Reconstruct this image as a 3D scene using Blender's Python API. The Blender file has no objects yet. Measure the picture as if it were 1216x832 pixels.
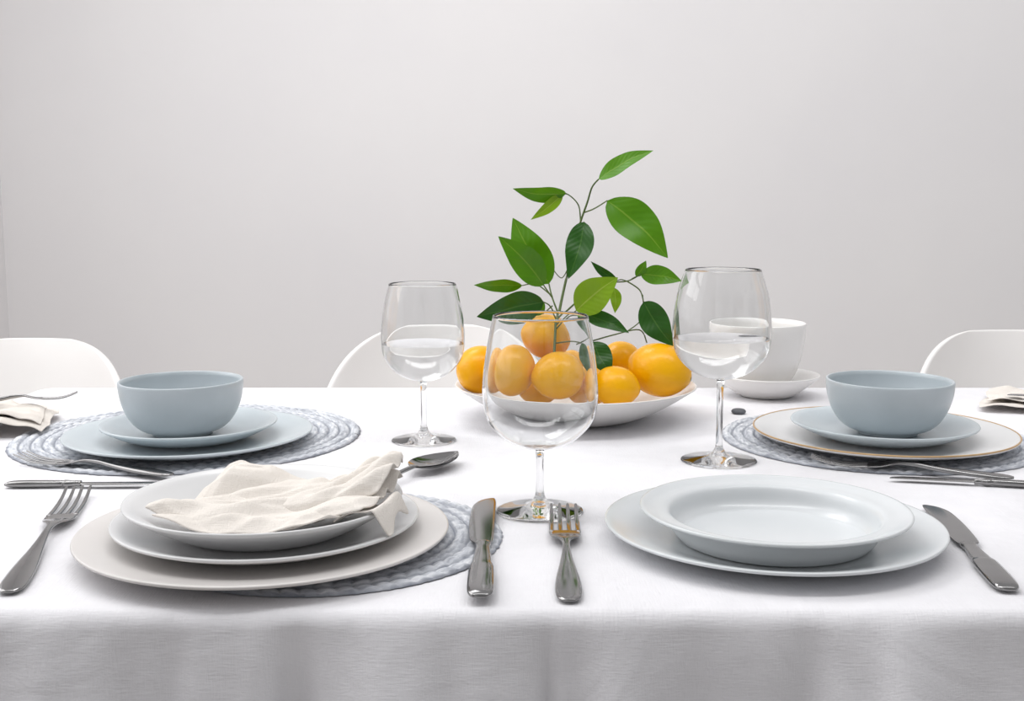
import bpy, math, random
from mathutils import Vector, noise, Matrix
random.seed(4)
T=0.75
scene=bpy.context.scene
COL=scene.collection
try:
    scene.view_settings.view_transform='Standard'
    scene.view_settings.look='None'
except Exception: pass

# ---------------------------------------------------------------- materials
def lin(c):
    c=c/255.0
    return c/12.92 if c<=0.04045 else ((c+0.055)/1.055)**2.4
def rgb(r,g,b): return (lin(r),lin(g),lin(b),1)
def newmat(name):
    m=bpy.data.materials.new(name); m.use_nodes=True
    nt=m.node_tree; b=nt.nodes['Principled BSDF']
    return m,nt,b
def noise_mat(name,c1,c2,scale=8,rough=.5,bump=0,bscale=200,metal=0,spec=.5,detail=4,coat=0,sss=0):
    m,nt,b=newmat(name)
    tc=nt.nodes.new('ShaderNodeTexCoord')
    n=nt.nodes.new('ShaderNodeTexNoise'); n.inputs['Scale'].default_value=scale; n.inputs['Detail'].default_value=detail
    nt.links.new(tc.outputs['Object'],n.inputs['Vector'])
    r=nt.nodes.new('ShaderNodeValToRGB')
    r.color_ramp.elements[0].position=.3; r.color_ramp.elements[1].position=.7
    r.color_ramp.elements[0].color=c1; r.color_ramp.elements[1].color=c2
    nt.links.new(n.outputs['Fac'],r.inputs['Fac']); nt.links.new(r.outputs['Color'],b.inputs['Base Color'])
    b.inputs['Roughness'].default_value=rough; b.inputs['Metallic'].default_value=metal
    b.inputs['Specular IOR Level'].default_value=spec
    b.inputs['Coat Weight'].default_value=coat
    b.inputs['Coat Roughness'].default_value=.1
    if bump:
        n2=nt.nodes.new('ShaderNodeTexNoise'); n2.inputs['Scale'].default_value=bscale; n2.inputs['Detail'].default_value=3
        nt.links.new(tc.outputs['Object'],n2.inputs['Vector'])
        bp=nt.nodes.new('ShaderNodeBump'); bp.inputs['Strength'].default_value=bump; bp.inputs['Distance'].default_value=.001
        nt.links.new(n2.outputs['Fac'],bp.inputs['Height']); nt.links.new(bp.outputs['Normal'],b.inputs['Normal'])
    return m
def weave_mat(name,c1,c2,k,bump,rough=.9,wr=0.0):
    m,nt,b=newmat(name); L=nt.links.new
    tc=nt.nodes.new('ShaderNodeTexCoord')
    n=nt.nodes.new('ShaderNodeTexNoise'); n.inputs['Scale'].default_value=5; n.inputs['Detail'].default_value=8; n.inputs['Roughness'].default_value=.65
    L(tc.outputs['Object'],n.inputs['Vector'])
    r=nt.nodes.new('ShaderNodeValToRGB'); r.color_ramp.elements[0].position=.3; r.color_ramp.elements[1].position=.7
    r.color_ramp.elements[0].color=c1; r.color_ramp.elements[1].color=c2
    L(n.outputs['Fac'],r.inputs['Fac']); L(r.outputs['Color'],b.inputs['Base Color'])
    hs=[]
    for sc in ((k*8,k,k),(k,k*8,k*8)):
        mp=nt.nodes.new('ShaderNodeMapping'); mp.inputs['Scale'].default_value=sc; L(tc.outputs['Object'],mp.inputs[0])
        w=nt.nodes.new('ShaderNodeTexNoise'); w.inputs['Scale'].default_value=1; w.inputs['Detail'].default_value=2
        L(mp.outputs[0],w.inputs['Vector']); hs.append(w)
    a=nt.nodes.new('ShaderNodeMath'); a.operation='ADD'; L(hs[0].outputs['Fac'],a.inputs[0]); L(hs[1].outputs['Fac'],a.inputs[1])
    bp=nt.nodes.new('ShaderNodeBump'); bp.inputs['Strength'].default_value=bump; bp.inputs['Distance'].default_value=.0012
    L(a.outputs[0],bp.inputs['Height'])
    last=bp
    if wr:
        n3=nt.nodes.new('ShaderNodeTexNoise'); n3.inputs['Scale'].default_value=8; n3.inputs['Detail'].default_value=3; n3.inputs['Distortion'].default_value=.8
        L(tc.outputs['Object'],n3.inputs['Vector'])
        b2=nt.nodes.new('ShaderNodeBump'); b2.inputs['Strength'].default_value=wr; b2.inputs['Distance'].default_value=.015
        L(n3.outputs['Fac'],b2.inputs['Height']); L(bp.outputs['Normal'],b2.inputs['Normal']); last=b2
    L(last.outputs['Normal'],b.inputs['Normal'])
    b.inputs['Roughness'].default_value=rough; b.inputs['Specular IOR Level'].default_value=.2
    b.inputs['Sheen Weight'].default_value=.03
    return m

M_wall=noise_mat('wall_plaster',rgb(232,230,231),rgb(236,234,234),2,.95,.15,60,spec=.1)
M_floor=noise_mat('floor_pale_oak',rgb(192,188,184),rgb(208,204,200),6,.5)
M_ceramic_white=noise_mat('ceramic_white',rgb(230,228,226),rgb(235,233,231),10,.25)
M_ceramic_warm=noise_mat('ceramic_warm_grey',rgb(210,206,203),rgb(218,214,211),12,.28)
M_ceramic_pale=noise_mat('ceramic_pale_grey',rgb(213,213,214),rgb(220,220,220),12,.25)
M_ceramic_mist=noise_mat('ceramic_mist_blue',rgb(210,214,216),rgb(216,219,221),12,.2)
M_ceramic_blue=noise_mat('ceramic_blue_grey',rgb(174,183,188),rgb(186,194,199),14,.28)
M_ceramic_blue2=noise_mat('ceramic_blue_pale',rgb(187,196,201),rgb(197,205,209),14,.24)
M_gold=noise_mat('rim_ochre',rgb(176,140,96),rgb(196,164,120),40,.35)
M_steel=noise_mat('polished_steel',rgb(136,135,135),rgb(150,149,149),20,.11,metal=1)
M_chair=noise_mat('chair_white_plastic',rgb(236,233,231),rgb(240,238,236),5,.4)
M_wood=noise_mat('pale_wood',rgb(170,132,96),rgb(190,154,116),14,.5)
M_cloth=weave_mat('tablecloth_linen',rgb(222,221,224),rgb(236,235,238),85,.28,wr=.40)
M_napkin=weave_mat('napkin_linen',rgb(218,211,203),rgb(230,224,217),110,.5)
M_lemon=noise_mat('lemon_peel',(.84,.375,.0002,1),(.93,.475,.0005,1),9,.27,.35,190,spec=.35)
M_stemm=noise_mat('stem_green',rgb(62,84,34),rgb(90,110,50),40,.5)
M_lemonend=noise_mat('lemon_calyx',rgb(90,100,40),rgb(120,110,50),60,.7)
M_stone=noise_mat('stone_grey',rgb(70,72,78),rgb(100,102,108),60,.5)
M_frame=noise_mat('window_frame_white',rgb(230,230,230),rgb(238,238,238),5,.4)

def leaf_mat(name,c1,c2,mid):
    m,nt,b=newmat(name); L=nt.links.new
    tc=nt.nodes.new('ShaderNodeTexCoord'); sx=nt.nodes.new('ShaderNodeSeparateXYZ'); L(tc.outputs['UV'],sx.inputs[0])
    n=nt.nodes.new('ShaderNodeTexNoise'); n.inputs['Scale'].default_value=30; L(tc.outputs['Object'],n.inputs['Vector'])
    mx=nt.nodes.new('ShaderNodeMixRGB'); mx.inputs[1].default_value=c1; mx.inputs[2].default_value=c2; L(n.outputs['Fac'],mx.inputs[0])
    a=nt.nodes.new('ShaderNodeMath'); a.operation='SUBTRACT'; L(sx.outputs['X'],a.inputs[0]); a.inputs[1].default_value=.5
    ab=nt.nodes.new('ShaderNodeMath'); ab.operation='ABSOLUTE'; L(a.outputs[0],ab.inputs[0])
    lt=nt.nodes.new('ShaderNodeMath'); lt.operation='LESS_THAN'; L(ab.outputs[0],lt.inputs[0]); lt.inputs[1].default_value=.022
    k=nt.nodes.new('ShaderNodeMath'); k.operation='MULTIPLY'; L(ab.outputs[0],k.inputs[0]); k.inputs[1].default_value=-.45
    s=nt.nodes.new('ShaderNodeMath'); s.operation='ADD'; L(k.outputs[0],s.inputs[0]); L(sx.outputs['Y'],s.inputs[1])
    s2=nt.nodes.new('ShaderNodeMath'); s2.operation='MULTIPLY'; L(s.outputs[0],s2.inputs[0]); s2.inputs[1].default_value=60
    sn=nt.nodes.new('ShaderNodeMath'); sn.operation='SINE'; L(s2.outputs[0],sn.inputs[0])
    m2=nt.nodes.new('ShaderNodeMixRGB'); m2.inputs[2].default_value=mid; L(mx.outputs[0],m2.inputs[1])
    f=nt.nodes.new('ShaderNodeMath'); f.operation='MULTIPLY'; L(lt.outputs[0],f.inputs[0]); f.inputs[1].default_value=.5
    L(f.outputs[0],m2.inputs[0]); L(m2.outputs[0],b.inputs['Base Color'])
    bp=nt.nodes.new('ShaderNodeBump'); bp.inputs['Strength'].default_value=.12; bp.inputs['Distance'].default_value=.0008; L(sn.outputs[0],bp.inputs['Height']); L(bp.outputs['Normal'],b.inputs['Normal'])
    b.inputs['Roughness'].default_value=.38; b.inputs['Specular IOR Level'].default_value=.4
    tr=nt.nodes.new('ShaderNodeBsdfTranslucent'); L(m2.outputs[0],tr.inputs['Color'])
    ms=nt.nodes.new('ShaderNodeMixShader'); ms.inputs[0].default_value=.25
    out=nt.nodes['Material Output']; L(b.outputs[0],ms.inputs[1]); L(tr.outputs[0],ms.inputs[2]); L(ms.outputs[0],out.inputs['Surface'])
    return m
LM=[leaf_mat('leaf_dark',rgb(28,76,14),rgb(44,96,20),rgb(80,120,50)),
    leaf_mat('leaf_mid',rgb(68,124,4),rgb(90,144,10),rgb(136,168,60)),
    leaf_mat('leaf_light',rgb(112,154,14),rgb(134,170,26),rgb(170,190,90))]

def glass_mat(name,ior,col=(1,1,1,1)):
    m,nt,b=newmat(name)
    b.inputs['Base Color'].default_value=col; b.inputs['Transmission Weight'].default_value=1
    b.inputs['Roughness'].default_value=0; b.inputs['IOR'].default_value=ior
    return m
M_glass=glass_mat('clear_glass',1.40,(.935,.94,.94,1)); M_water=glass_mat('water',1.12)

def mat_mat():
    m,nt,b=newmat('woven_placemat'); L=nt.links.new
    tc=nt.nodes.new('ShaderNodeTexCoord')
    mp=nt.nodes.new('ShaderNodeMapping'); mp.inputs['Scale'].default_value=(44,2.6,1); L(tc.outputs['UV'],mp.inputs[0])
    n=nt.nodes.new('ShaderNodeTexNoise'); n.inputs['Scale'].default_value=1; n.inputs['Detail'].default_value=5; n.inputs['Roughness'].default_value=.6
    L(mp.outputs[0],n.inputs['Vector'])
    r=nt.nodes.new('ShaderNodeValToRGB'); e=r.color_ramp.elements
    e[0].position=.34; e[0].color=rgb(160,163,171); e[1].position=.68; e[1].color=rgb(232,233,236)
    x=r.color_ramp.elements.new(.5); x.color=rgb(198,201,207)
    L(n.outputs['Fac'],r.inputs['Fac'])
    sx=nt.nodes.new('ShaderNodeSeparateXYZ'); L(tc.outputs['UV'],sx.inputs[0])
    fr=nt.nodes.new('ShaderNodeMath'); fr.operation='FRACT'; L(sx.outputs['Y'],fr.inputs[0])
    pp=nt.nodes.new('ShaderNodeMath'); pp.operation='SUBTRACT'; L(fr.outputs[0],pp.inputs[0]); pp.inputs[1].default_value=.5
    pa=nt.nodes.new('ShaderNodeMath'); pa.operation='ABSOLUTE'; L(pp.outputs[0],pa.inputs[0])
    mr=nt.nodes.new('ShaderNodeMapRange'); L(pa.outputs[0],mr.inputs[0]); mr.inputs[1].default_value=.30; mr.inputs[2].default_value=.5; mr.inputs[3].default_value=0; mr.inputs[4].default_value=.7
    mx=nt.nodes.new('ShaderNodeMixRGB'); mx.inputs[2].default_value=rgb(114,119,131); L(r.outputs['Color'],mx.inputs[1]); L(mr.outputs[0],mx.inputs[0])
    L(mx.outputs[0],b.inputs['Base Color'])
    n2=nt.nodes.new('ShaderNodeTexNoise'); n2.inputs['Scale'].default_value=400; L(tc.outputs['Object'],n2.inputs['Vector'])
    bp=nt.nodes.new('ShaderNodeBump'); bp.inputs['Strength'].default_value=.4; bp.inputs['Distance'].default_value=.001
    L(n2.outputs['Fac'],bp.inputs['Height']); L(bp.outputs['Normal'],b.inputs['Normal'])
    b.inputs['Roughness'].default_value=.95; b.inputs['Specular IOR Level'].default_value=.05
    return m
M_mat=mat_mat()

# ---------------------------------------------------------------- mesh helpers
def mkobj(name,verts,faces,mat,smooth=True,parent=None,uvs=None,mats=None,midx=None):
    me=bpy.data.meshes.new(name); me.from_pydata([tuple(v) for v in verts],[],faces)
    if mats:
        for m in mats: me.materials.append(m)
        if midx: me.polygons.foreach_set('material_index',midx)
    else: me.materials.append(mat)
    if smooth: me.polygons.foreach_set('use_smooth',[True]*len(me.polygons))
    if uvs:
        uv=me.uv_layers.new(name='UVMap')
        for l in me.loops: uv.data[l.index].uv=uvs[l.vertex_index]
    me.update()
    o=bpy.data.objects.new(name,me); COL.objects.link(o)
    if parent: o.parent=parent
    return o
def empty(name,loc=(0,0,0),rot=0):
    e=bpy.data.objects.new(name,None); e.empty_display_size=.05; COL.objects.link(e); e.location=loc; e.rotation_euler=(0,0,rot); return e
def fixn(o):
    import bmesh
    bm=bmesh.new(); bm.from_mesh(o.data); bmesh.ops.recalc_face_normals(bm,faces=bm.faces); bm.to_mesh(o.data); bm.free()
def lathe_geo(prof,seg=96):
    V=[];F=[];rings=[]
    for r,z in prof:
        if r<1e-6: rings.append([len(V)]); V.append((0,0,z))
        else:
            rings.append(list(range(len(V),len(V)+seg)))
            for i in range(seg):
                a=2*math.pi*i/seg; V.append((r*math.cos(a),r*math.sin(a),z))
    for A,B in zip(rings,rings[1:]):
        for i in range(seg):
            j=(i+1)%seg
            if len(A)==1 and len(B)==1: continue
            if len(A)==1: F.append((A[0],B[j],B[i]))
            elif len(B)==1: F.append((A[i],A[j],B[0]))
            else: F.append((A[i],A[j],B[j],B[i]))
    return V,F
def lathe(name,prof,mat,loc=(0,0,0),seg=96,parent=None):
    V,F=lathe_geo(prof,seg); o=mkobj(name,V,F,mat,parent=parent); fixn(o); o.location=loc; return o
def smooth_prof(pts,n=6):
    out=[]
    P=[pts[0]]+pts+[pts[-1]]
    for i in range(1,len(P)-2):
        p0,p1,p2,p3=P[i-1],P[i],P[i+1],P[i+2]
        for k in range(n):
            t=k/n
            out.append(tuple(.5*((2*p1[a])+(-p0[a]+p2[a])*t+(2*p0[a]-5*p1[a]+4*p2[a]-p3[a])*t*t+(-p0[a]+3*p1[a]-3*p2[a]+p3[a])*t**3) for a in range(len(p1))))
    out.append(pts[-1]); return out
def box_geo(x0,x1,y0,y1,z0,z1,V,F):
    b=len(V)
    V+= [(x0,y0,z0),(x1,y0,z0),(x1,y1,z0),(x0,y1,z0),(x0,y0,z1),(x1,y0,z1),(x1,y1,z1),(x0,y1,z1)]
    F+= [(b,b+3,b+2,b+1),(b+4,b+5,b+6,b+7),(b,b+1,b+5,b+4),(b+1,b+2,b+6,b+5),(b+2,b+3,b+7,b+6),(b+3,b,b+4,b+7)]
def tube_geo(pts,rad,V,F,seg=8,flat=1.0):
    pts=[Vector(p) for p in pts]; n=len(pts); rings=[]
    for i,p in enumerate(pts):
        d=(pts[min(i+1,n-1)]-pts[max(i-1,0)]).normalized()
        up=Vector((0,0,1)) if abs(d.z)<.9 else Vector((0,1,0))
        s=d.cross(up).normalized(); u=s.cross(d)
        r=rad[i] if isinstance(rad,(list,tuple)) else rad
        b=len(V); rings.append(b)
        for k in range(seg):
            a=2*math.pi*k/seg; V.append(tuple(p+s*math.cos(a)*r+u*math.sin(a)*r*flat))
    for A,B in zip(rings,rings[1:]):
        for k in range(seg):
            j=(k+1)%seg; F.append((A+k,A+j,B+j,B+k))
    F.append(tuple(rings[0]+k for k in range(seg))[::-1]); F.append(tuple(rings[-1]+k for k in range(seg)))

# ---------------------------------------------------------------- room
def box(name,x0,x1,y0,y1,z0,z1,mat,parent=None,smooth=False):
    V=[];F=[];box_geo(x0,x1,y0,y1,z0,z1,V,F); return mkobj(name,V,F,mat,smooth,parent)
WX=-1.365
box('floor',WX,3.2,-1.6,3.1,-.05,0,M_floor)
box('wall_back',WX-.1,3.2,3.1,3.2,0,2.9,M_wall)
V=[];F=[]
wx0,wx1=WX-.1,WX; a,b_,c,d=.3,2.3,.9,2.5
box_geo(wx0,wx1,-1.6,a,0,2.9,V,F); box_geo(wx0,wx1,b_,3.1,0,2.9,V,F)
box_geo(wx0,wx1,a,b_,0,c,V,F); box_geo(wx0,wx1,a,b_,d,2.9,V,F)
mkobj('wall_left',V,F,M_wall,False)
V=[];F=[]
for y in (a,(a+b_)/2-.02,b_-.04): box_geo(WX-.07,WX-.02,y,y+.04,c,d,V,F)
for z in (c,(c+d)/2-.02,d-.04): box_geo(WX-.07,WX-.02,a,b_,z,z+.04,V,F)
mkobj('window_1',V,F,M_frame,False)
box('baseboard_back',WX,3.2,3.085,3.1,0,.09,M_frame)

# ---------------------------------------------------------------- table + cloth
X0,X1,Y0,Y1=-.725,.98,.766,1.747
tb=empty('dining_table',(0,0,0))
box('table_top',X0+.012,X1-.012,Y0+.014,Y1-.014,.715,T-.003,M_wood,tb)
for i,(x,y) in enumerate([(X0+.08,Y0+.08),(X1-.08,Y0+.08),(X0+.08,Y1-.08),(X1-.08,Y1-.08)]):
    V=[];F=[];tube_geo([(x,y,0),(x,y,.4),(x,y,.715)],[.022,.028,.034],V,F,16); mkobj('leg_%d'%(i+1),V,F,M_wood,True,tb)
def perim(n=1100,r=.035):
    W=X1-X0;H=Y1-Y0
    tot=2*(W-2*r)+2*(H-2*r)+2*math.pi*r; out=[]
    for i in range(n):
        s=tot*i/n; s0=s
        parts=[('l',(X0+r,Y0),(1,0),W-2*r),('a',(X1-r,Y0+r),-90,0),('l',(X1,Y0+r),(0,1),H-2*r),('a',(X1-r,Y1-r),0,0),
               ('l',(X1-r,Y1),(-1,0),W-2*r),('a',(X0+r,Y1-r),90,0),('l',(X0,Y1-r),(0,-1),H-2*r),('a',(X0+r,Y0+r),180,0)]
        for p in parts:
            L=p[3] if p[0]=='l' else math.pi*r/2
            if s<=L:
                if p[0]=='l': out.append((p[1][0]+p[2][0]*s,p[1][1]+p[2][1]*s,p[2][1],-p[2][0],s0))
                else:
                    an=math.radians(p[2]+90*s/L); out.append((p[1][0]+r*math.cos(an),p[1][1]+r*math.sin(an),math.cos(an),math.sin(an),s0))
                break
            s-=L
    return out
PP=perim(); n=len(PP); V=[];F=[];rings=[]
rc=.012
def ring(off,z,amp):
    b=len(V)
    for x,y,nx,ny,s in PP:
        f=noise.noise(Vector((s*12,z*1.2,3)))*1.0+.6*noise.noise(Vector((s*34,2,z*2.5)))
        g=math.exp(-((s-.725)/.005)**2)*.2-math.exp(-((s-.715)/.005)**2)*.2
        o=off+amp*(f+.4+g)
        V.append((x+nx*o,y+ny*o,z))
    rings.append(b)
ring(-.02,T,0)
ring(-rc,T,0)
for k in range(1,9):
    an=math.pi/2*k/8; ring(-rc+rc*math.sin(an),T-rc+rc*math.cos(an),.004*(k/8)**2)
for k in range(1,22):
    t=k/21; ring(.012*t,T-rc-.24*t,.004+.034*min(1,t*2.4))
for A,B in zip(rings,rings[1:]):
    for k in range(n):
        j=(k+1)%n; F.append((A+k,B+k,B+j,A+j))
F.append(tuple(range(n)))
cloth=mkobj('tablecloth',V,F,M_cloth)

# ---------------------------------------------------------------- crockery
def plate_prof(R,br,H,t=.004,p=1.3,n=12,step=None):
    o=[(0,.0012),(br-.008,.0012),(br-.006,0),(br-.001,0),(br+.001,.001)]
    if step:
        sr,sz=step
        outer=smooth_prof([(br+.001,.001),(br+(sr-br)*.55,.001+sz*.32),(sr,sz),(sr+(R-sr)*.5,sz+(H-t*.6-sz)*.62),(R,H-t*.6)],5)
        inner=smooth_prof([(br-.002,t),(br+(sr-br)*.50-.001,t+sz*.30),(sr-.0022,sz+t*.75),(sr+(R-sr)*.48,sz+(H-sz)*.66),(R-.0030,H-.0004)],5)
        o+=outer[1:]+[(R+.0006,H-t*.3),(R,H),(R-.0015,H)]+inner[::-1]
    else:
        for k in range(1,n+1):
            q=k/n; o.append((br+.001+(R-br-.001)*q,.001+(H-t*.6-.001)*q**p))
        o.append((R+.0006,H-t*.3)); o.append((R,H)); o.append((R-.0015,H))
        for k in range(n-1,-1,-1):
            q=k/n; o.append((br-.001+(R-br-.003)*q,t+(H-t-.0003)*q**p))
    o+=[(br-.006,t-.0004),(br*.7,t-.0006),(br*.3,t-.0006),(0,t-.0006)]
    return o
def bowl_prof(R,f,H,t=.0032,n=18,pw=.85,pz=.9):
    o=[(0,.002),(f-.006,.002),(f-.004,0),(f-.001,0),(f,.001),(f,.004)]
    def c(k): return (math.sin(k*math.pi/2)**pw,(1-math.cos(k*math.pi/2))**pz)
    for k in range(1,n+1):
        a,b=c(k/n); o.append((f+(R-f)*a,.004+(H-.005)*b))
    o+=[(R-.0004,H-.0003),(R-t*.5,H),(R-t+.0003,H-.0004)]
    for k in range(n-1,-1,-1):
        a,b=c(k/n); o.append((f-.002+(R-t-f+.002)*a,.0075+(H-.0085)*b))
    o+=[(f*.6,.0068),(0,.0066)]
    return o
def plate(name,x,y,z,R,br,H,mat,t=.004,p=1.3,step=None): return lathe(name,plate_prof(R,br,H,t,p,step=step),mat,(x,y,T+z),128)
def bowl(name,x,y,z,R,f,H,mat,pw=.85,pz=.9): return lathe(name,bowl_prof(R,f,H,pw=pw,pz=pz),mat,(x,y,T+z),96)

# placemats: concentric twisted cords
def placemat(x,y,R,sd):
    rings_n=int(R/.0125); sub=10; NR=rings_n*sub; NT=540
    V=[(0,0,.002)];F=[];U=[(0,0)]
    for i in range(1,NR+1):
        r=R*i/NR; rn=r/R*rings_n
        k=int(rn-1e-6)
        for j in range(NT+1):
            th=2*math.pi*j/NT
            prof=abs(math.sin(math.pi*rn))**.5
            nb=max(6,int(2*math.pi*(k+.5)*R/rings_n/.014))
            fr=rn-k
            tw=abs(math.sin(nb*th*.5+(k%2)*1.3+ (1.3 if k%2 else -1.3)*fr))**.6
            z=.0006+.0036*prof*(.35+.65*tw)
            wob=1+.006*noise.noise(Vector((math.cos(th)*3,math.sin(th)*3,sd)))*(r/R)
            if i>NR-4: wob+=.010*noise.noise(Vector((th*30,sd,0)))
            V.append((r*wob*math.cos(th),r*wob*math.sin(th),z)); U.append((j/NT+.13*k,rn))
    W=NT+1
    for j in range(NT): F.append((0,1+j,2+j))
    for i in range(NR-1):
        for j in range(NT):
            a=1+i*W+j; F.append((a,a+W,a+W+1,a+1))
    o=mkobj('woven_placemat',V,F,M_mat,uvs=U); o.location=(x,y,T+.0003); return o
placemat(-.158,.948,.150,1.); placemat(-.391,1.372,.205,2.); placemat(.437,1.352,.183,3.)

# left front setting
plate('dinner_plate',-.2035,.9225,.0048,.1505,.103,.0125,M_ceramic_warm)
plate('dinner_plate',-.2035,.932,.0098,.1250,.086,.0155,M_ceramic_pale)
plate('shallow_bowl_plate',-.205,.930,.0148,.1132,.070,.027,M_ceramic_pale,p=1.15)
# right front setting
plate('dinner_plate',.2190,.942,.0006,.1400,.096,.0165,M_ceramic_mist,p=1.1)
plate('rimmed_plate',.2175,.930,.0052,.1100,.078,.0275,M_ceramic_mist,step=(.0890,.0190))
# left back setting
plate('dinner_plate',-.374,1.311,.0048,.1400,.093,.0155,M_ceramic_blue2)
plate('side_plate',-.376,1.318,.0108,.100,.065,.0185,M_ceramic_blue2)
bowl('cereal_bowl',-.384,1.318,.0148,.0706,.034,.0635,M_ceramic_blue)
# right back setting
dp=plate('dinner_plate',.4325,1.317,.0048,.148,.098,.0155,M_ceramic_pale)
V=[];F=[]
RR=.1485
for i in range(160):
    a=2*math.pi*i/160
    for k in range(8):
        q=2*math.pi*k/8; r=RR-.0008+.0011*math.cos(q); V.append((r*math.cos(a),r*math.sin(a),.0152+.0011*math.sin(q)))
for i in range(160):
    for k in range(8):
        F.append((i*8+k,((i+1)%160)*8+k,((i+1)%160)*8+(k+1)%8,i*8+(k+1)%8))
mkobj('glazed_rim',V,F,M_gold,parent=dp)
plate('side_plate',.4335,1.320,.0108,.105,.067,.0185,M_ceramic_blue2)
bowl('cereal_bowl',.4395,1.322,.0148,.0718,.034,.0635,M_ceramic_blue)
# back white bowl on saucer
plate('saucer_dish',.372,1.662,.0006,.076,.036,.033,M_ceramic_white,p=1.2)
bowl('tall_bowl',.356,1.662,.0048,.070,.030,.104,M_ceramic_white,pw=.95,pz=.92)

# ---------------------------------------------------------------- fruit bowl
fbx,fby=.083,1.49
def fb_prof():
    R=.158;H=.046;f=.070;n=16
    t=.004
    o=[(0,.002),(f-.008,.002),(f-.006,0),(f-.001,0),(f+.001,.001)]
    for k in range(1,n+1):
        q=k/n; o.append((f+(R-f)*q**.95,.001+(H-.002)*q**1.35))
    o+=[(R-.0005,H),(R-.003,H)]
    for k in range(n-1,-1,-1):
        q=k/n; o.append((f-.002+(R-t-f+.002)*q**.95,.006+(H-.007)*q**1.35))
    o.append((0,.0055)); return o
lathe('fruit_bowl',fb_prof(),M_ceramic_white,(fbx,fby,T+.0004),128)
def lemon(x,y,z,rx,ry,rz,rot=(0,0,0)):
    V=[];F=[];nu,nv=40,32
    for i in range(nv+1):
        ph=math.pi*i/nv
        for j in range(nu):
            th=2*math.pi*j/nu
            c=math.cos(ph); s=math.sin(ph)
            xx=c*(1+.07*abs(c)**14)
            w=1+.02*noise.noise(Vector((math.cos(th)*s*1.5+x*50,math.sin(th)*s*1.5,c*1.5)))
            V.append((xx*rx*w,math.cos(th)*s*ry*w,math.sin(th)*s*rz*w))
    for i in range(nv):
        for j in range(nu):
            k=(j+1)%nu; F.append((i*nu+j,(i+1)*nu+j,(i+1)*nu+k,i*nu+k))
    b=len(F)
    o=mkobj('lemon',V,F,None,mats=[M_lemon,M_lemonend],midx=[1 if f//nu<1 else 0 for f in range(b)])
    o.location=(x,y,T+z); o.rotation_euler=[math.radians(a) for a in rot]; fixn(o); return o
L_=[(.0455,1.475,.110,.036,.032,.029,(0,10,12)),
(.061,1.402,.070,.037,.032,.030,(0,-6,-8)),
(-.004,1.425,.073,.032,.031,.034,(0,50,30)),
(-.042,1.480,.066,.032,.030,.031,(0,-30,60)),
(.1284,1.405,.056,.029,.026,.025,(0,8,-15)),
(.188,1.450,.070,.040,.036,.034,(0,14,-20)),
(.1457,1.53,.072,.029,.026,.025,(0,0,40)),
(.222,1.525,.074,.029,.026,.025,(0,0,70)),
(.100,1.462,.048,.032,.028,.026,(0,0,80)),
(.035,1.49,.044,.032,.030,.028,(0,0,20)),
(.09,1.545,.056,.032,.030,.028,(0,0,10))]
for l in L_: lemon(*l)

# ---------------------------------------------------------------- leafy branch
pl=empty('citrus_branch',(.056,1.48,T+.114))
def stem(pts,r0=1.3,r1=.8):
    P=smooth_prof([tuple(x/1000 for x in p) for p in pts],6); m=len(P)
    V=[];F=[];tube_geo(P,[(r0+(r1-r0)*i/(m-1))/1000 for i in range(m)],V,F,7); return V,F
stems=[([(-4,-88,-40),(-1,-62,-8),(3,-38,27),(13,-15,70),(24,0,113),(32,3,143),(40,0,167),(46,-3,187),(54,-6,197)],2.1,1.0),
([(32,3,143),(30,6,162),(22,4,173),(13,0,179)],1,.7),([(22,4,173),(15,4,178),(9,3,178)],.8,.7),
([(37,2,155),(49,-6,160),(65,-10,170)],1,.8),([(28,2,128),(36,-6,143)],1,.8),
([(3,-38,27),(-5,-30,48),(-9,-20,65)],1.2,.9),([(-5,-30,48),(-16,-30,64)],1,.8),
([(-5,-30,50),(-25,-15,64),(-43,-8,62)],1,.7),([(2,-38,20),(-8,-36,38),(-16,-34,43)],1,.8),
([(-5,-32,38),(-16,-20,27)],.9,.7),([(3,-38,15),(15,-36,25),(25,-34,32)],1,.8),
([(0,-40,20),(30,-20,45),(60,-8,64),(92,0,67),(110,0,76)],1.3,.8),
([(92,0,67),(85,0,69),(79,-2,68)],.8,.7),([(65,-8,65),(75,-6,59)],.8,.7),([(98,0,70),(104,0,73)],.8,.7),
([(92,0,67),(108,-4,56),(113,-8,41)],1,.8),([(3,-38,10),(20,-34,25),(35,-30,27)],1,.8),
([(35,-32,-10),(75,-20,0),(108,-10,5),(118,-8,-12)],1,.8),([(91,-14,3),(112,-6,20),(112,-5,50)],.8,.7),
([(0,-60,-6),(25,-52,-4),(46,-46,-6)],1,.8),([(18,-8,90),(8,-12,72),(-3,-14,82)],.7,.6)]
V=[];F=[]
for s,r0,r1 in stems:
    v,f=stem(s,r0,r1); b=len(V); V+=v; F+=[tuple(i+b for i in q) for q in f]
so=mkobj('stems',V,F,M_stemm,parent=pl)
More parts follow.
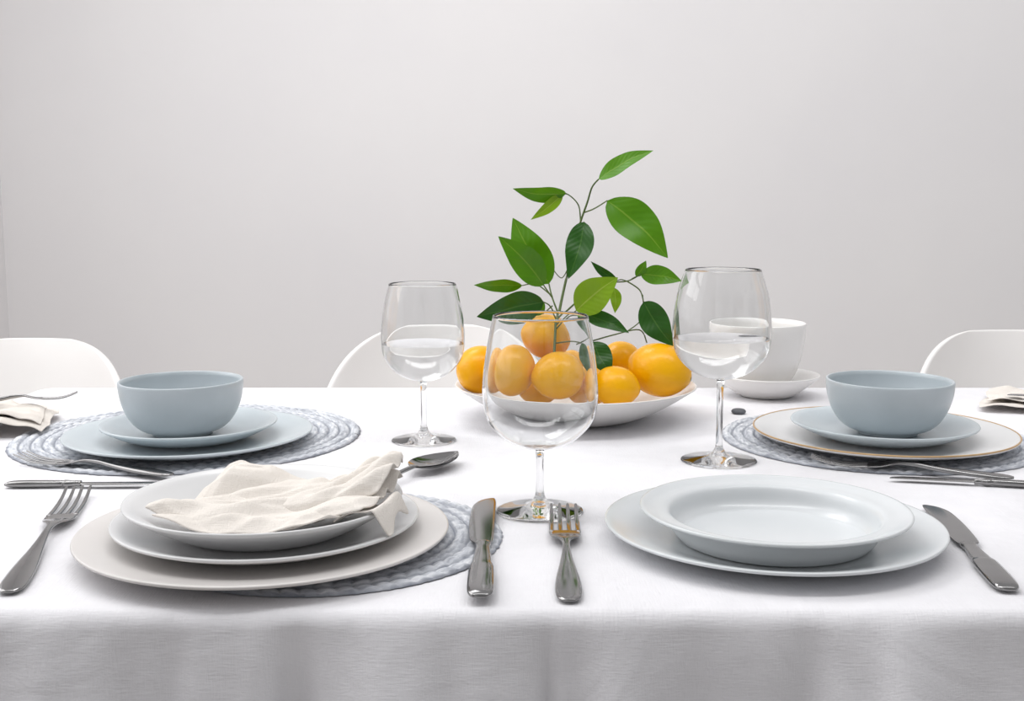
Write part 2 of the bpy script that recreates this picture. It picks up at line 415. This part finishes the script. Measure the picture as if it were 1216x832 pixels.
leaves=[(54,197,121,232,24,1,-6,-20,.5),(13,179,-55,185,22,1,0,-10,.6),(9,178,-32,146,15,2,3,-12,.3),(65,170,141,98,50,1,-10,-24,.15),
(36,143,15,72,34,0,-6,-30,-.2),(-9,65,-55,148,46,1,-20,-6,.2),(-16,64,-73,126,36,1,-32,-48,.05),(-43,62,-105,62,19,1,-8,0,.6),
(-16,43,-100,26,40,0,-34,-50,.35),(25,32,76,75,42,2,-34,-48,.1),(-16,27,-38,49,22,1,-20,-14,.2),(35,27,91,5,22,0,-30,-44,.4),
(79,68,46,92,11,0,-2,8,.3),(75,59,76,27,15,2,-6,-12,.2),(110,76,161,68,26,1,0,-10,.3),(104,73,117,93,12,1,0,6,.2),
(113,41,150,-14,36,0,-8,-26,-.2),(46,-6,67,-46,30,0,-46,-66,.2)]
for i,(a0,b0,a1,b1,w,mi,d0,d1,roll) in enumerate(leaves):
    P0=Vector((a0,d0,b0))/1000; P1=Vector((a1,d1,b1))/1000; D=P1-P0; Ln=D.length; d=D.normalized()
    view=Vector((0,-1,.12)).normalized()
    side=d.cross(view).normalized(); nor=side.cross(d).normalized()
    if nor.y>0: nor=-nor
    cr,sr=math.cos(roll),math.sin(roll)
    side2=side*cr+nor*sr; nor2=nor*cr-side*sr
    V=[];F=[];U=[];nl,nw=26,8
    droop=.08*Ln
    sag=.05*Ln*random.uniform(-1,1)
    for p in range(nl+1):
        t=p/nl
        hw=(w/2000)*1.04*(math.sin(math.pi*t**.74)**.85)*(1-.30*max(0,t-.6)) if 0<t<1 else .0002
        for q in range(nw+1):
            s=q/nw*2-1
            c=P0+d*(Ln*t)+nor2*(droop*math.sin(math.pi*t))+side2*(sag*math.sin(math.pi*t))
            c=c+side2*(hw*s)+nor2*(-.20*hw*(1-abs(s))+ .07*hw*math.sin(t*12+s))
            V.append(c); U.append(((s+1)/2,t))
    for p in range(nl):
        for q in range(nw):
            a=p*(nw+1)+q; F.append((a,a+1,a+nw+2,a+nw+1))
    mkobj('leaf_%d'%(i+1),V,F,LM[mi],parent=pl,uvs=U)

# ---------------------------------------------------------------- wine glasses
def wine_glass(x,y,fR,H,rR,wR,wz,bz,waterz):
    e=empty('wine_glass',(x,y,T+.0003))
    sr=.0036
    key=[(bz*1.0,sr*1.15),(bz+(wz-bz)*.10,wR*.42),(bz+(wz-bz)*.28,wR*.70),(bz+(wz-bz)*.6,wR*.93),(wz,wR),(wz+(H-wz)*.3,wR*.985),(wz+(H-wz)*.65,wR*.915),(H,rR)]
    S=smooth_prof(key,8)
    out=[(0,0),(fR-.001,0),(fR,.0007),(fR-.001,.0018)]
    out+=smooth_prof([(fR-.003,.0021),(fR*.6,.0035),(fR*.28,.0065),(sr*1.5,.013),(sr,.022),(sr*.95,bz*.6),(sr*1.0,bz*.88)],5)
    outer=[(r,z) for z,r in S]
    inner=[(max(r-.0014,.0),z+ (.0022 if i==0 else .0011*(1-min(1,(z-bz)/(wz-bz))))) for i,(r,z) in enumerate(outer)]
    inner[0]=(0,bz+.004)
    inner=[p for i,p in enumerate(inner) if i==0 or p[1]>bz+.0042]
    prof=out+outer+[(rR-.0007,H+.0006)]+inner[::-1]
    lathe('glass_body',prof,M_glass,seg=96,parent=e)
    if waterz:
        wp=[(0,bz+.0037)]
        for r,z in inner[1:]:
            if z<waterz: wp.append((r+.0003,z-.0002))
            else: break
        lr=wp[-1][0]+.0001
        wp+=[(lr,waterz),(lr-.0015,waterz-.0003),(0,waterz-.0003)]
        lathe('water',wp,M_water,seg=96,parent=e)
    return e
wine_glass(.0256,1.031,.0403,.181,.0429,.0525,.106,.058,0)
wine_glass(-.105,1.346,.0387,.187,.0395,.0493,.119,.071,.117)
wine_glass(.2275,1.239,.0417,.210,.0404,.0530,.138,.090,.136)

# ---------------------------------------------------------------- cutlery
def loft(secs,V,F,seg=14):
    rings=[]
    for x,yo,w,z,h in secs:
        b=len(V); rings.append(b)
        for k in range(seg):
            a=2*math.pi*k/seg; c,s=math.cos(a),math.sin(a)
            V.append((x,yo+w*math.copysign(abs(c)**.8,c),z+h*math.copysign(abs(s)**.8,s)))
    for A,B in zip(rings,rings[1:]):
        for k in range(seg):
            j=(k+1)%seg; F.append((A+k,A+j,B+j,B+k))
    F.append(tuple(rings[0]+k for k in range(seg))[::-1]); F.append(tuple(rings[-1]+k for k in range(seg)))
def place(o,s,e,z,tilt=0):
    a=math.atan2(e[1]-s[1],e[0]-s[0]); o.location=(s[0],s[1],T+z); o.rotation_euler=(0,-tilt,a); fixn(o)
def fork(s,e,z=.0003,k=1.0,tilt=0):
    L=math.hypot(e[0]-s[0],e[1]-s[1]); V=[];F=[]
    sec=[(0,0,.0045,.003,.001),(.006,0,.0085,.003,.0018),(.02,0,.0100,.0032,.0024),(.15*L,0,.0097,.0035,.0028),(.22*L,0,.0085,.004,.0028),
         (.32*L,0,.0060,.005,.0028),(.40*L,0,.0042,.0065,.0026),(.46*L,0,.0032,.008,.0024),(.52*L,0,.0034,.0085,.002),(.56*L,0,.0060,.0085,.0016),
         (.60*L,0,.0108,.0070,.0013),(.64*L,0,.0130,.0052,.0012),(.69*L,0,.0136,.0042,.0011),(.71*L,0,.0136,.004,.001)]
    sec=sorted([(x,yo,w*k,z_,h) for x,yo,w,z_,h in sec])
    sec=[tuple(q) for q in smooth_prof(sec,4)]
    loft(sec,V,F)
    for i in range(4):
        y=(-.0114+.0076*i)*k
        pts=[(.70*L,y,.004),(.76*L,y,.0032),(.84*L,y,.003),(.92*L,y*.98,.005),(.985*L,y*.97,.0085),(1.0*L,y*.97,.0095)]
        pts=smooth_prof(pts,3); m=len(pts)
        sc=[(p[0],p[1],(.0022-.0012*(i2/(m-1))**2)*k,p[2],.0011-.0006*(i2/(m-1))) for i2,p in enumerate(pts)]
        loft(sc,V,F,8)
    o=mkobj('fork',V,F,M_steel); place(o,s,e,z,tilt); return o
def knife(s,e,z=.0003,k=1.0,tilt=0,side=1):
    L=math.hypot(e[0]-s[0],e[1]-s[1]); V=[];F=[]
    h=[(0,0,.005,.0035,.0012),(.005,0,.0088,.0038,.0028),(.02,0,.0102,.004,.0035),(.06,0,.0098,.004,.0036),(.2*L+.02,0,.0082,.004,.0034),(.36*L,0,.0068,.004,.0032),(.43*L,0,.0058,.004,.003),(.455*L,0,.0066,.004,.0032),(.47*L,0,.0066,.004,.003)]
    h=sorted([(a,b*k,c*k,d_,e_) for a,b,c,d_,e_ in h])
    loft([tuple(q) for q in smooth_prof(h,3)],V,F)
    bl=[(.465*L,0,.005,.004,.0014),(.48*L,-.0005,.0075,.004,.0011),(.52*L,-.0015,.0100,.004,.0010),(.7*L,-.002,.0112,.004,.0009),(.88*L,-.001,.0108,.004,.0008),(.95*L,.001,.0088,.004,.0007),(.985*L,.0035,.0055,.004,.0006),(L,.006,.0022,.004,.0004)]
    bl=[(a,b*k*side,c*k,d_,e_) for a,b,c,d_,e_ in bl]
    loft([tuple(q) for q in smooth_prof(bl,4)],V,F)
    o=mkobj('table_knife',V,F,M_steel); place(o,s,e,z,tilt); return o
def spoon(s,e,z=.0003,k=1.0,blen=.07,bw=.02):
    L=math.hypot(e[0]-s[0],e[1]-s[1]); V=[];F=[]
    h=[(0,0,.004,.003,.001),(.006,0,.007,.003,.0018),(.04,0,.006,.004,.002),(.6*(L-blen),0,.0032,.006,.002),(L-blen-.006,0,.003,.009,.002),(L-blen+.004,0,.005,.009,.0012)]
    loft([tuple(q) for q in smooth_prof(h,4)],V,F)
    n1,n2=24,12
    for sgn in (0,1):
        b=len(V)
        for i in range(n1+1):
            t=i/n1; hw=bw*math.sin(math.pi*min(max(t,.02),.995)**.80)**.75
            for j in range(n2+1):
                q=j/n2*2-1
                dz=-.0075*(1-q*q)*math.sin(math.pi*t)**.8
                V.append((L-blen+blen*t,hw*q,.0095+dz+(-.001 if sgn else 0)))
        for i in range(n1):
            for j in range(n2):
                a=b+i*(n2+1)+j; F.append((a,a+1,a+n2+2,a+n2+1))
    o=mkobj('tablespoon',V,F,M_steel); place(o,s,e,z)
    return o
fork((.0406,.784),(.047,1.022))
knife((-.0226,.781),(-.0245,1.048),side=-1,z=.004)
fork((-.3644,.8018),(-.420,1.088),k=1.0)
knife((.361,.8056),(.3886,1.037))
fork((.508,1.137),(.322,1.212),k=.85,z=.003)
knife((.535,1.112),(.385,1.146),k=.5)
fork((-.348,1.150),(-.535,1.225),k=.85,z=.003)
knife((-.505,1.118),(-.345,1.122),k=.55)
spoon((-.165,1.052),(-.060,1.235),z=.0025,blen=.085,bw=.021)

# ---------------------------------------------------------------- napkins
def napkin_obj(name,layers,thick=.0016):
    V=[];F=[]
    for (corn,zf,nx,ny,seed,wob) in layers:
        c00,c10,c11,c01=[Vector(c) for c in corn]; b=len(V)
        for i in range(nx+1):
            for j in range(ny+1):
                s=i/nx;t=j/ny
                p=c00*(1-s)*(1-t)+c10*s*(1-t)+c11*s*t+c01*(1-s)*t
                wv=Vector((noise.noise(Vector((s*2.5,t*2.5,seed))),noise.noise(Vector((s*2.5,t*2.5,seed+9)))))*wob
                p=p+wv
                V.append((p.x,p.y,zf(p.x,p.y,s,t)))
        for i in range(nx):
            for j in range(ny):
                a=b+i*(ny+1)+j; F.append((a,a+ny+1,a+ny+2,a+1))
    o=mkobj(name,V,F,M_napkin)
    m=o.modifiers.new('s','SOLIDIFY'); m.thickness=thick; m.offset=1
    m2=o.modifiers.new('ss','SUBSURF'); m2.levels=1; m2.render_levels=1
    return o
pcx,pcy=-.205,.930
def pbase(x,y):
    r=math.hypot(x-pcx,y-pcy)
    if r<.068: return .0205
    if r<.115: return .0205+(.0238)*((r-.068)/.047)
    return max(.020,.0443-(r-.115)*2.0)
def ridge(x): return 1-math.sqrt(x*x*4.8+.0025)
def fold(x,y,sd):
    a=noise.noise(Vector((x*7+y*9,(y-x*.45)*22,sd)))
    b=noise.noise(Vector((x*14-y*8,(y-x*.2)*44,sd+5)))
    c=noise.noise(Vector((x*55,y*55,sd+7)))
    return ridge(a)*.012+ridge(b)*.0048+c*.0014
def zf_top(lift,sd,pk=1):
    def f(x,y,s,t):
        z=pbase(x,y)+lift+fold(x,y,sd)*(.40+.60*min(1,4*t*(1.2-t)+s*.4))
        z+=pk*.016*math.exp(-((x+.246)**2/.0012+(y-.985)**2/.0010))
        g=math.exp(-((x+.118)**2/.0016+(y-.950)**2/.0022))
        z+=pk*.009*g*(1+.55*math.sin((y*1.0-x*.55)*280))
        ed=min(s,1-s,t,1-t)
        return T+z-(.006*(1-min(1,ed/.07)))*pk
    return f
napkin_obj('linen_napkin',[
 (((-.282,.872),(-.140,.858),(-.100,.940),(-.232,1.000)),zf_top(.003,1.1,.3),70,60,3,.010),
 (((-.290,.884),(-.122,.870),(-.092,.955),(-.248,1.002)),zf_top(.008,2.3,1),80,70,6,.010),
 (((-.262,.910),(-.108,.895),(-.092,.972),(-.242,1.000)),zf_top(.012,4.7,1),70,60,8,.010),
 (((-.140,.874),(-.094,.864),(-.086,.905),(-.118,.915)),lambda x,y,s,t:T+pbase(x,y)+.004+.003*math.sin(s*7+t*2),24,24,12,.004)])
def small_nap(x0,y0,w,d,rot,sd,amp=.009):
    cr,sr=math.cos(rot),math.sin(rot)
    def q(a,b): return (x0+a*cr-b*sr,y0+a*sr+b*cr)
    def f(l):
        return lambda x,y,s,t:T+.004+l+max(0,amp*(1+1.5*noise.noise(Vector((s*2+sd,t*5,sd)))+.4*noise.noise(Vector((s*5,t*11,sd)))))*math.sin(math.pi*min(max(s,.02),.98))**.4
    napkin_obj('linen_napkin',[((q(-w,-d),q(w,-d),q(w,d),q(-w,d)),f(0),40,40,sd,.014),((q(-w*.9,-d*.8),q(w*.9,-d*.9),q(w*.85,d*.9),q(-w*.95,d*.7)),f(.007),40,40,sd+3,.014)])
small_nap(-.640,1.425,.052,.075,.3,5.5)
small_nap(.710,1.575,.050,.070,-.5,9.1,.005)
fork((-.70,1.42),(-.565,1.475),z=.028,k=.5)
knife((.80,1.49),(.67,1.535),z=.020,k=.7)
lathe('pebble',smooth_prof([(0,0),(.007,.0004),(.0098,.003),(.008,.006),(.003,.0072),(0,.0073)],4),M_stone,(.3045,1.521,T),32)

# ---------------------------------------------------------------- chairs
def chair(x,y,top,rot,hw=.21):
    e=empty('shell_chair',(x,y,0),rot)
    prof=smooth_prof([(-.36,.428),(-.34,.444),(-.26,.448),(-.15,.438),(-.05,.442),(.0,.478),(.025,.54),(.045,.64),(.062,.73),(.075,top)],10)
    m=len(prof)-1; V=[];F=[];nw=32
    zb=.56
    for i,(py,pz) in enumerate(prof):
        t=i/m
        if pz>zb:
            u=(pz-zb)/(top-zb); w=hw*(1-(u*.988)**2.7)**(1/2.7)
        else:
            w=hw
            if t<.14: w*=.78+.22*math.sin(math.pi/2*t/.14)
        back=min(1,max(0,(t-.45)/.15)); back=back*back*(3-2*back)
        for j in range(nw+1):
            s=j/nw*2-1; xx=s*w; k=abs(xx)/hw
            V.append((xx,py-back*.12*k**2.2,pz+(1-back)*.035*k**2.5))
    for i in range(m):
        for j in range(nw):
            a=i*(nw+1)+j; F.append((a,a+1,a+nw+2,a+nw+1))
    o=mkobj('shell',V,F,M_chair,parent=e)
    s=o.modifiers.new('s','SOLIDIFY'); s.thickness=.012; s.offset=0
    b=o.modifiers.new('b','SUBSURF'); b.levels=1; b.render_levels=1
    k=1
    for sx in (-1,1):
        for yy,y2 in ((-.28,-.33),(-.06,.02)):
            V=[];F=[];tube_geo([(sx*.12,yy,.438),(sx*.16,(yy+y2)/2,.22),(sx*.20,y2,0)],[.015,.014,.010],V,F,12)
            mkobj('leg_%d'%k,V,F,M_wood,parent=e); k+=1
    V=[];F=[]; tube_geo([(-.12,-.28,.425),(.12,-.06,.425)],.007,V,F,8); tube_geo([(.12,-.28,.425),(-.12,-.06,.425)],.007,V,F,8)
    mkobj('braces',V,F,M_steel,parent=e)
chair(-.13,2.06,.805,.10,.222)
chair(-.888,2.06,.779,-.05,.225)
chair(.918,2.06,.795,.05,.225)

# ---------------------------------------------------------------- light
w=bpy.data.worlds.new('daylight'); scene.world=w; w.use_nodes=True; nt=w.node_tree; L=nt.links.new
bg=nt.nodes['Background']; tc=nt.nodes.new('ShaderNodeTexCoord'); sx=nt.nodes.new('ShaderNodeSeparateXYZ'); L(tc.outputs['Generated'],sx.inputs[0])
def mth(op,a,b=None):
    n=nt.nodes.new('ShaderNodeMath'); n.operation=op
    for i,v in enumerate((a,b)):
        if v is None: continue
        if isinstance(v,(int,float)): n.inputs[i].default_value=v
        else: L(v,n.inputs[i])
    return n.outputs[0]
z=mth('MULTIPLY',mth('MAXIMUM',sx.outputs['Z'],0),.22)
xl=mth('MULTIPLY',mth('MAXIMUM',mth('MULTIPLY',sx.outputs['X'],-1),0),.95)
yf=mth('MULTIPLY',mth('MAXIMUM',mth('MULTIPLY',sx.outputs['Y'],-1),0),-.25)
st=mth('ADD',mth('ADD',z,xl),mth('ADD',yf,.46))
L(st,bg.inputs['Strength']); bg.inputs['Color'].default_value=(.99,.987,1,1)
def area(name,loc,target,sx_,sy_,p,col=(1,1,1)):
    l=bpy.data.lights.new(name,'AREA'); l.shape='RECTANGLE'; l.size=sx_; l.size_y=sy_; l.energy=p; l.color=col
    o=bpy.data.objects.new(name,l); COL.objects.link(o); o.location=loc
    o.rotation_euler=(Vector(target)-Vector(loc)).to_track_quat('-Z','Y').to_euler(); return o
area('window_light',(-1.5,1.5,1.9),(0,1.3,.75),1.5,1.3,13,(1,.995,.99))
area('softbox_overhead',(-.6,2.1,2.5),(0,1.1,.75),.9,.6,9)
area('wall_fill',(.2,.9,2.6),(.1,3.1,1.1),2.6,.5,27,(1,.996,.994))  # unseen fill light added to brighten the back wall, not a room fixture

# ---------------------------------------------------------------- camera
cd=bpy.data.cameras.new('camera'); cam=bpy.data.objects.new('camera',cd); COL.objects.link(cam)
cd.sensor_width=36; cd.lens=36*1365/1216; cam.location=(0,0,T+.284)
cam.rotation_euler=(math.radians(90-7.43),0,0); cd.clip_start=.05
scene.camera=cam
